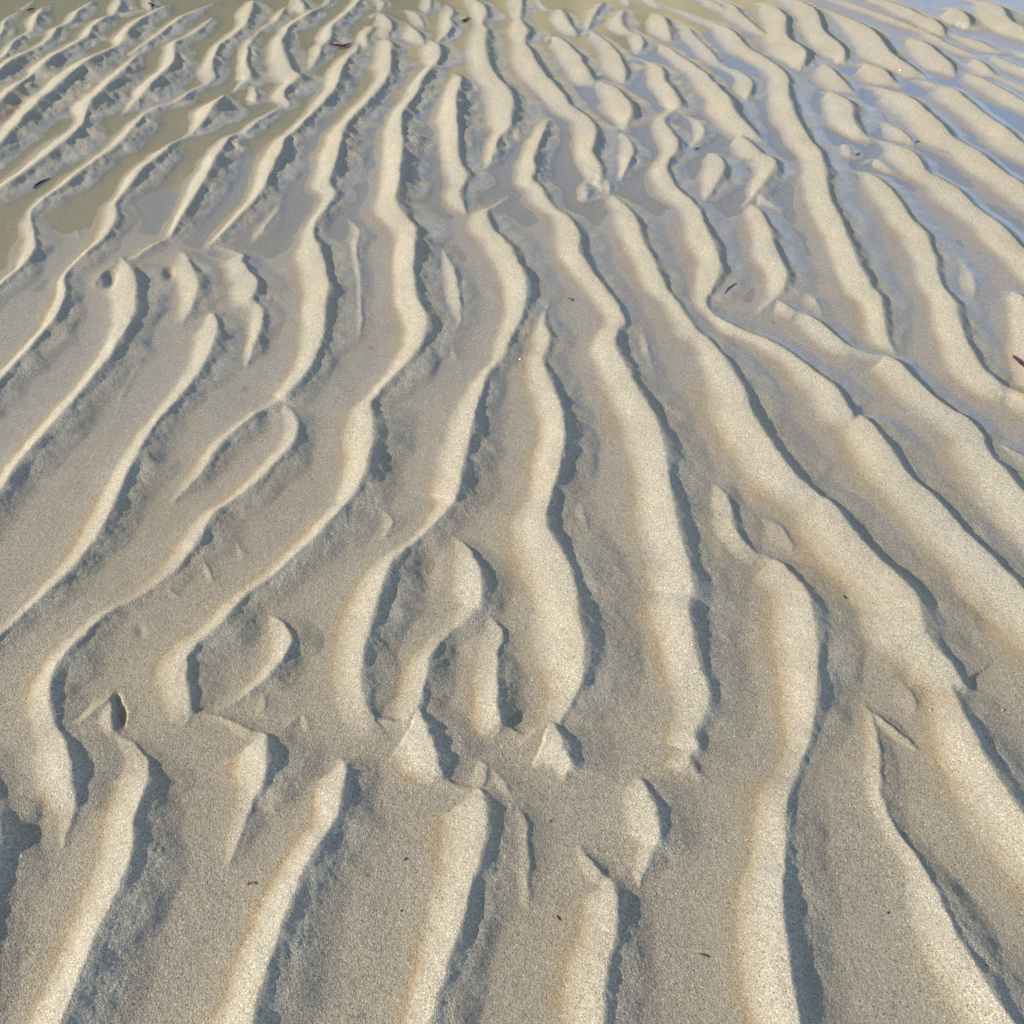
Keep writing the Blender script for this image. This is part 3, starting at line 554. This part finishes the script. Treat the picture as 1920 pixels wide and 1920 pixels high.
# ------------------------------------------------------------------ grassy dune beyond the frame; its reflection makes the pools olive
def dune():
    m, t = new_mat('dune_grass'); b = NB(t)
    tc = b.n('ShaderNodeTexCoord').outputs['Object']
    col = b.mix(b.ramp(b.noise(tc, 0.5, 4, 0.6), 0.35, 0.65), (0.68, 0.54, 0.25, 1), (0.80, 0.66, 0.36, 1))
    p = b.n('ShaderNodeBsdfPrincipled'); b.link(col, p.inputs['Base Color']); p.inputs['Roughness'].default_value = 0.95
    out = b.n('ShaderNodeOutputMaterial'); b.link(p.outputs[0], out.inputs[0])
    az = np.radians(np.linspace(-75, 40, 140)); rr = np.linspace(0, 1, 40)
    A, Rr = np.meshgrid(az, rr)
    # crest elevation seen from the sand, falling from the left to the right
    el = np.interp(np.degrees(A), [-75, -50, -32, -18, -6, 6, 14, 22, 40], [24, 27, 26, 22.5, 19, 17, 14.5, 9, 3])
    top = 40 * np.tan(np.radians(el)) + 0.5 * vnoise(A * 40, A * 0, 3.0, 5) + 0.25 * vnoise(A * 40, A * 0, 0.8, 6)
    dist = 22 + 40 * Rr
    z = top * np.sin(np.clip(Rr * 1.8, 0, 1) * math.pi / 2) * (1 - 0.5 * sstep(Rr, 0.6, 1.0)) - 0.1
    z = z + 0.25 * fbm(dist * np.sin(A), dist * np.cos(A), 2.2, 3, 91) * sstep(Rr, 0.03, 0.15)
    X = dist * np.sin(A); Y = dist * np.cos(A)
    o = grid_mesh('dune_hill', X[::-1], Y[::-1], z[::-1], m)
    tag(o, 'high dune covered in dry olive grass beyond the sand flat', kind='structure')
dune()

# ------------------------------------------------------------------ small things lying on the sand
def ground_at(px, py):
    """where the sight line through a photo pixel meets the sand or the water"""
    zz = 0.0
    for _ in range(6):
        x, y = unproject(px, py, zz)
        # image row of the ground point below (x,y,0)
        d = y * cp + CAM_H * sp; gy = 960 - F * (y * sp - CAM_H * cp) / d; gx = 960 + F * x / d
        j = int(np.clip(round((gy - PY[0]) / STEP), 0, NY - 1)); i = int(np.clip(round((gx - PX[0]) / STEP), 0, NX - 1))
        zz = max(float(Z[j, i]), 0.0)
    return float(x), float(y), zz
def simple_mat(name, c1, c2, rough, scale=300, spec=0.5, sss=0):
    m, t = new_mat(name); b = NB(t)
    tc = b.n('ShaderNodeTexCoord').outputs['Object']
    col = b.mix(b.ramp(b.noise(tc, scale, 3, 0.6), 0.35, 0.65), (*c1, 1), (*c2, 1))
    p = b.n('ShaderNodeBsdfPrincipled'); b.link(col, p.inputs['Base Color']); p.inputs['Roughness'].default_value = rough
    p.inputs['Specular IOR Level'].default_value = spec
    out = b.n('ShaderNodeOutputMaterial'); b.link(p.outputs[0], out.inputs[0]); return m
WEED = simple_mat('red_seaweed', (0.045, 0.008, 0.010), (0.11, 0.018, 0.018), 0.35)
BROWN = simple_mat('brown_seaweed', (0.05, 0.028, 0.012), (0.13, 0.070, 0.025), 0.5)
TWIG = simple_mat('dark_twig', (0.020, 0.018, 0.020), (0.05, 0.040, 0.035), 0.7)
OCHRE = simple_mat('ochre_stone', (0.38, 0.19, 0.07), (0.50, 0.30, 0.14), 0.6)
SHELL = simple_mat('white_shell', (0.72, 0.70, 0.66), (0.85, 0.84, 0.80), 0.3)
RUST = simple_mat('rust_leaf', (0.16, 0.05, 0.015), (0.26, 0.10, 0.03), 0.6)

import bmesh
def mesh_obj(name, bm, mat, parent=None):
    bmesh.ops.recalc_face_normals(bm, faces=bm.faces)
    me = bpy.data.meshes.new(name); bm.to_mesh(me); bm.free()
    for p in me.polygons: p.use_smooth = True
    me.materials.append(mat); o = bpy.data.objects.new(name, me); COL.objects.link(o)
    if parent: o.parent = parent
    return o
def tube(bm, pts, rads, flat=1.0, seg=8):
    """tapering, optionally flattened strand along pts"""
    rings = []
    for i, p in enumerate(pts):
        p = Vector(p); a = Vector(pts[max(i - 1, 0)]); c = Vector(pts[min(i + 1, len(pts) - 1)])
        t = (c - a).normalized(); side = t.cross(Vector((0, 0, 1)))
        side = side.normalized() if side.length > 1e-6 else Vector((1, 0, 0))
        up = side.cross(t).normalized()
        rings.append([bm.verts.new(p + (side * math.cos(k * 2 * math.pi / seg) + up * math.sin(k * 2 * math.pi / seg) * flat) * rads[i]) for k in range(seg)])
    for r0, r1 in zip(rings, rings[1:]):
        for k in range(seg): bm.faces.new((r0[k], r0[(k + 1) % seg], r1[(k + 1) % seg], r1[k]))
    bm.faces.new(rings[0]); bm.faces.new(rings[-1])
def strand(name, pix, wpx, mat, label, cat, flat=0.35, lift=0.0, branches=(), group=None):
    """a strand laid along photo pixels pix, on the sand; wpx = its width in pixels"""
    c = ground_at(*pix[len(pix) // 2]); s = depth(c[0], c[1]) / F
    def pts3(pp):
        out = []
        for (x, y) in pp:
            g = ground_at(x, y); out.append((g[0] - c[0], g[1] - c[1], max(g[2], 0) - c[2] + wpx * s * 0.5 * flat + lift))
        # subdivide
        fine = []
        for a, b_ in zip(out, out[1:]):
            for k in range(5): fine.append(tuple(a[i] + (b_[i] - a[i]) * k / 5 + (random.uniform(-1, 1) * wpx * s * 0.05) for i in range(3)))
        fine.append(out[-1]); return fine
    bm = bmesh.new(); P = pts3(pix); n = len(P)
    tube(bm, P, [wpx * s * 0.5 * (0.25 + 0.75 * math.sin(math.pi * (0.12 + 0.80 * i / (n - 1)))) for i in range(n)], flat)
    for br in branches:
        Q = pts3(br); m_ = len(Q)
        tube(bm, Q, [wpx * s * 0.3 * (1.0 - 0.7 * i / (m_ - 1)) for i in range(m_)], flat)
    o = mesh_obj(name, bm, mat); o.location = c
    return tag(o, label, cat, group)
def pebble(name, px, py, wpx, mat, label, cat, group=None, squash=0.6, elong=1.3, rz=0.4):
    c = ground_at(px, py); s = 0.58 * depth(c[0], c[1]) / F
    bm = bmesh.new(); bmesh.ops.create_icosphere(bm, subdivisions=3, radius=1)
    sd_ = random.random() * 50
    for v in bm.verts:
        k = 1 + 0.16 * math.sin(v.co.x * 2.3 + sd_) + 0.12 * math.sin(v.co.y * 3.1 + sd_ * 2) + 0.1 * math.sin(v.co.z * 4 + sd_)
        v.co = Vector((v.co.x * k * elong, v.co.y * k, v.co.z * k * squash)) * wpx * s * 0.5
    o = mesh_obj(name, bm, mat); o.location = (c[0], c[1], c[2] + wpx * s * 0.12); o.rotation_euler = (0.15, 0.1, rz)
    return tag(o, label, cat, group)
def shell(px, py, wpx, label, rz=0.5, group=None):
    """a small ribbed, domed half shell"""
    c = ground_at(px, py); s = depth(c[0], c[1]) / F; r = wpx * s * 0.5
    bm = bmesh.new(); nr, na = 8, 28; rings = []
    for i in range(nr + 1):
        f = i / nr
        ring = []
        for k in range(na + 1):
            a_ = -1.15 + 2.3 * k / na
            rib = 1 + 0.035 * math.cos(k * math.pi)
            x = math.sin(a_) * f * rib; y = math.cos(a_) * f * rib
            z = 0.42 * math.sin(math.pi * min(f * 0.93 + 0.07, 1.0)) * math.cos(a_ * 0.9)
            ring.append(bm.verts.new((x * r, (y - 0.5) * r, max(z, 0) * r)))
        rings.append(ring)
    for r0, r1 in zip(rings, rings[1:]):
        for k in range(na): bm.faces.new((r0[k], r0[k + 1], r1[k + 1], r1[k]))
    bmesh.ops.remove_doubles(bm, verts=bm.verts, dist=r * 0.003)
    bmesh.ops.solidify(bm, geom=list(bm.faces), thickness=r * 0.08)
    o = mesh_obj('seashell', bm, SHELL); o.location = c; o.rotation_euler = (0.1, 0.12, rz)
    return tag(o, label, 'shell', group)

strand('seaweed_strip', [(618, 84), (630, 87), (645, 88), (658, 84)], 8, WEED, 'dark red strip of seaweed lying across a pool near the top left', 'seaweed', 0.4, 0.002)
strand('seaweed_sprig', [(865, 41), (873, 38), (880, 34)], 5, BROWN, 'brown forked seaweed sprig in the olive pool, top centre', 'seaweed', 0.5, 0.001, [[(873, 38), (879, 40)]])
strand('red_leaf', [(1899, 669), (1906, 675), (1914, 683), (1930, 697)], 10, WEED, 'pointed red leaf cut by the right edge of the photo', 'leaf', 0.22, 0.002)
strand('leaf_scrap', [(1063, 560), (1068, 561), (1073, 565)], 5.5, RUST, 'small rust brown scrap lying on grey sand between two crests', 'leaf', 0.35, 0.0005)
strand('seaweed_scrap', [(280, 9), (286, 12), (290, 14)], 7, WEED, 'dark red seaweed scrap on a crest, top left', 'seaweed', 0.6, 0.002)
strand('twig', [(62, 354), (68, 347), (80, 340), (93, 334)], 4, TWIG, 'dark forked twig at the edge of a pool by the left border', 'twig', 0.6, 0.0002, [[(68, 347), (64, 345)]])
strand('twig', [(50, 21), (57, 19), (66, 17)], 3.2, TWIG, 'short dark twig in the topmost left pool', 'twig', 0.8, 0.001)
strand('twig', [(1358, 551), (1365, 541), (1371, 537), (1380, 531)], 1.7, TWIG, 'thin dark twig lying on wet sand beside a knot of crests', 'twig', 0.9, 0.0)
strand('seaweed_scrap', [(1716, 268), (1720, 265), (1725, 266)], 2, TWIG, 'tiny black curled seaweed scrap at a pool tip, upper right', 'seaweed', 0.5, 0.001)
strand('seaweed_scrap', [(1604, 293), (1608, 289), (1612, 287)], 2.2, TWIG, 'tiny black seaweed scrap in a grey hollow, upper right', 'seaweed', 0.5, 0.001)
strand('seaweed_scrap', [(1303, 282), (1306, 279), (1310, 277)], 2.6, TWIG, 'black speck of seaweed below a small ring of sand', 'seaweed', 0.6, 0.001)
strand('seaweed_curl', [(462, 1660), (468, 1656), (475, 1655), (480, 1659)], 3.5, RUST, 'thin ochre curl of seaweed between two crests, lower left', 'seaweed', 0.7, 0.0003)
strand('seaweed_curl', [(1310, 1788), (1316, 1791), (1324, 1793), (1327, 1796)], 4.0, RUST, 'rusty curl of seaweed on flat sand, bottom right of centre', 'seaweed', 0.6, 0.0003)
strand('seaweed_fibre', [(1043, 1717), (1047, 1722), (1050, 1727)], 3.0, WEED, 'short dark red fibre on sand, bottom centre', 'seaweed', 0.6, 0.0003)
strand('seaweed_fibre', [(756, 1614), (760, 1611), (765, 1609)], 2.6, WEED, 'short red fibre left of the widest lower crest', 'seaweed', 0.6, 0.0003)
strand('seaweed_fibre', [(1580, 1117), (1582, 1120), (1584, 1124)], 3.0, RUST, 'single rusty fibre on the broad crest at the right', 'seaweed', 0.6, 0.0003)
pebble('pebble', 1746, 1331, 9, OCHRE, 'ochre pebble beside a shallow hollow at the right', 'pebble')
pebble('pebble', 1880, 1331, 9, OCHRE, 'orange pebble on grey sand near the right edge', 'pebble', rz=1.2)
pebble('pebble', 1787, 1622, 7, OCHRE, 'brown pebble in a trough, lower right', 'pebble', rz=0.1)
pebble('pebble', 752, 1708, 7, RUST, 'rust coloured pebble in a trough, lower centre left', 'pebble', rz=2)
pebble('pebble', 1665, 1712, 7, TWIG, 'dark grey pebble in the ochre band, lower right', 'pebble', rz=0.7)
pebble('pebble', 1032, 1539, 7, RUST, 'brown pebble right of the double crest, lower centre', 'pebble', rz=0.9)
pebble('pebble', 988, 1407, 6, OCHRE, 'small orange pebble in a pale hollow at the centre bottom', 'pebble', rz=1.9)
shell(1527, 13, 8, 'tiny white shell shining on a crest at the top edge', 0.6)
shell(1688, 131, 8, 'tiny white shell beside a blue pool, upper right', 1.7)
shell(975, 674, 7, 'small white shell fragment on sand left of a narrow crest', 2.6)
shell(1171, 469, 5, 'minute white shell on grey sand between two crests', 0.2)
